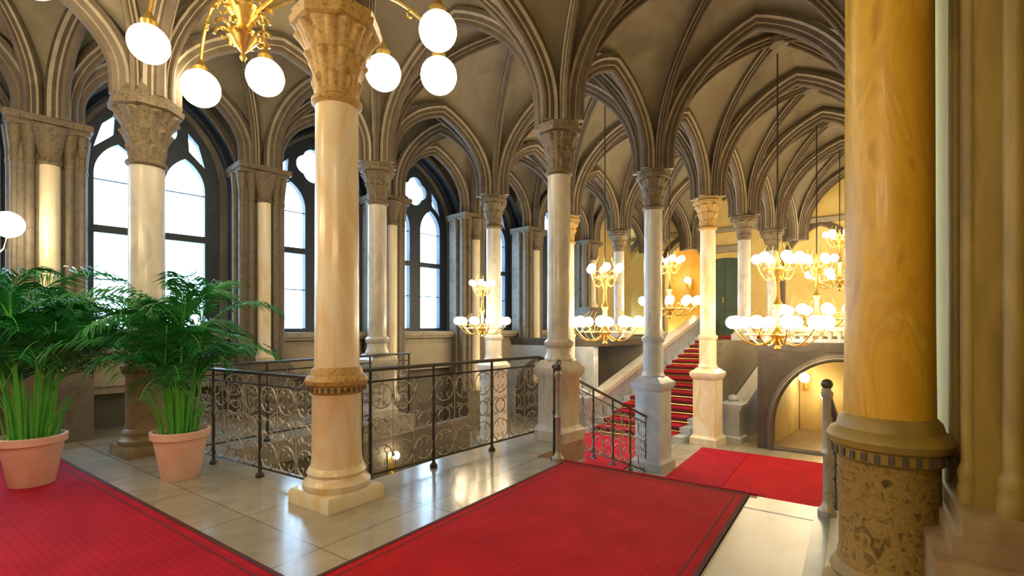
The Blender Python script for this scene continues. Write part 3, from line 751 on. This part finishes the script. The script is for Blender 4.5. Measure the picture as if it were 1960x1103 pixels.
# wall lamp at the left edge
def wall_lamp(label, loc, ln, ang, r=.13):
    w = thing('wall_lamp', label, 'lamp', loc, ang, 'globe wall lamps')
    b = MB(); b.box(ln - .02, ln + .01, -.07, .07, -.35, .05); b.build('wall_plate', 'brass', w, smooth=0)
    b = MB(); b.tube([(ln, 0, -.25), (ln * .6, 0, -.34), (ln * .15, 0, -.28), (0, 0, -r)], .014, 6); b.build('arm', 'brass', w)
    b = MB(); b.sphere((0, 0, 0), r, 18, 12); b.build('globe', 'globe', w)
X, Y = LD(-1.03 * 6.1, 6.1)
wall_lamp('lit globe wall lamp at the left edge above the first potted palm', (X, Y, 2.87), 10.02 - SL * X - Y - .0, pi / 2, .16)
wall_lamp('small lit globe lamp low on the stairwell wall, seen through the railing', (5.75, 6.46, -.62), .13, pi / 2, .07)
wall_lamp('lit globe lamp on the yellow wall inside the round arch', (13.9, 1.0, .35), .3, 0, .12)
wall_lamp('second lit globe lamp on the yellow wall inside the round arch, lower', (13.9, .55, -.05), .3, 0, .12)
wall_lamp('added globe lamp on the wall inside the orange niche, lighting it warm', (19.45, nich_y, 3.4), .28, 0, .12)  # no lamp known here; added to light the niche plaster warmly

# ------------------------------------------------------------------ potted palms
def frond_mesh(L, rise, nleaf, name):
    """an arching feather: the rib climbs, then bends over; fine narrow leaflets hang from both sides"""
    b = MB(); pts = []; x = z = 0; n = 18
    for j in range(n + 1):
        pts.append(Vector((x, 0, z))); a = rise - (rise + .75) * (j / n) ** 1.35; st = L / n
        x += cos(a) * st; z += sin(a) * st
    b.tube(pts, [.009 * (1 - .8 * j / n) for j in range(n + 1)], 5, 1)
    for k in range(nleaf):
        q = .12 + .88 * k / nleaf; f = q * n; i = min(n - 1, int(f)); p = pts[i].lerp(pts[i + 1], f - i); tg = (pts[i + 1] - pts[i]).normalized()
        ll = .34 * L / 1.3 * (sin(pi * min(1, .14 + q * .80)) ** .6) * random.uniform(.8, 1.15) + .04
        for sy in (-1, 1):
            d = (tg * random.uniform(.6, 1.0) + Vector((0, sy * .8, random.uniform(-.1, .35)))).normalized()
            w = tg * .0085 + Vector((0, 0, .003)); p1 = p + d * ll * .5; p2 = p + d * ll + Vector((0, 0, -ll * .35))
            b.add([p - w * .4, p + w * .4, p1 + w, p1 - w, p2], [(0, 1, 2, 3), (3, 2, 4)])
    return b
def palm(label, x, y, n, hgt, spread, seed, ph):
    random.seed(seed)
    t = thing('potted_palm', label, 'plant', (x, y, 0), 0, 'palms in terracotta pots')
    b = MB(); b.lathe([(.0, 0), (.165, 0), (.175, .02), (.245, .42), (.27, .43), (.275, .50), (.25, .505), (.245, .46), (.05, .45)], 32); b.build('pot', 'terra', t)
    b = MB(); b.lathe([(.01, .44), (.24, .445), (.2, .46), (.02, .475)], 24); b.build('soil', 'soil', t)
    b = MB()
    tips = []
    for k in range(n):
        a = 2 * pi * k / n * 2.4 + ph; r0 = random.uniform(.02, .17); h = hgt * random.uniform(.25, .66); r1 = r0 + random.uniform(.04, .16)
        p0 = (r0 * cos(a), r0 * sin(a), .45); p1 = ((r0 + r1) / 2 * cos(a), (r0 + r1) / 2 * sin(a), .45 + h * .5); p2 = (r1 * cos(a), r1 * sin(a), .45 + h)
        b.tube([p0, p1, p2], [.017, .013, .010], 6); tips.append((p2, a))
        for kk in range(3):                                  # thin grassy shoots between the canes
            a2 = a + random.uniform(-.5, .5); rr = random.uniform(.05, .2)
            hh = random.uniform(.25, .7)
            b.tube([(rr * cos(a2), rr * sin(a2), .45), (rr * 1.25 * cos(a2), rr * 1.25 * sin(a2), .45 + hh * .6), (rr * 1.7 * cos(a2), rr * 1.7 * sin(a2), .45 + hh)], [.008, .009, .003], 4)
    b.build('stems', 'stem', t)['kind'] = 'stuff'
    protos = [frond_mesh(L, d, 46, 'frond') for L, d in ((1.25, 1.25), (1.1, 1.45), (1.3, 1.0), (1.0, 1.5))]
    meshes = []
    for pm in protos:
        o = pm.build('frond', ['leaf', 'stem'], t, smooth=0); meshes.append(o)
    for k, (p, a) in enumerate(tips * 4):
        o = meshes[k] if k < 4 else meshes[k % 4].copy()
        if k >= 4: COL.objects.link(o); o.parent = t
        o.location = (p[0], p[1], p[2] - .08); s = hgt / 2.15 * random.uniform(.8, 1.08)
        o.scale = (s * spread, s, s); o.rotation_euler = (random.uniform(-.2, .2), random.uniform(-.25, .3), a + 1.6 * (k // len(tips)) + random.uniform(-.4, .4))
X, Y = LD(-4.86, 4.83)
palm('large green palm in a pale terracotta pot at the left edge on the carpet corner', X + .1, Y + .05, 17, 2.05, .9, 3, .3)
X, Y = LD(-3.52, 5.2)
palm('green palm in a terracotta pot beside the dark column base, right of the larger palm', X, Y, 14, 1.85, .95, 9, 1.0)

# ------------------------------------------------------------------ light, sky, camera
w = bpy.data.worlds.new('sky'); SC.world = w; w.use_nodes = True
bg = w.node_tree.nodes['Background']; bg.inputs[0].default_value = (.52, .76, 1.0, 1); bg.inputs[1].default_value = 12.0
cam = bpy.data.cameras.new('camera'); co = bpy.data.objects.new('camera', cam); COL.objects.link(co); SC.camera = co
co.location = (0, 0, 1.6); co.rotation_euler = (pi / 2, 0, -radians(90 - 34.96))
cam.sensor_width = 36; cam.lens = 937 / 1960 * 36; cam.shift_y = 73.5 / 1960; cam.clip_start = .05
SC.view_settings.view_transform = 'Standard'; SC.view_settings.look = 'None'; SC.view_settings.gamma = 1; SC.view_settings.exposure = .25
SC.cycles.use_denoising = True; SC.cycles.max_bounces = 7; SC.cycles.diffuse_bounces = 4; SC.cycles.glossy_bounces = 3
SC.cycles.sample_clamp_indirect = 6
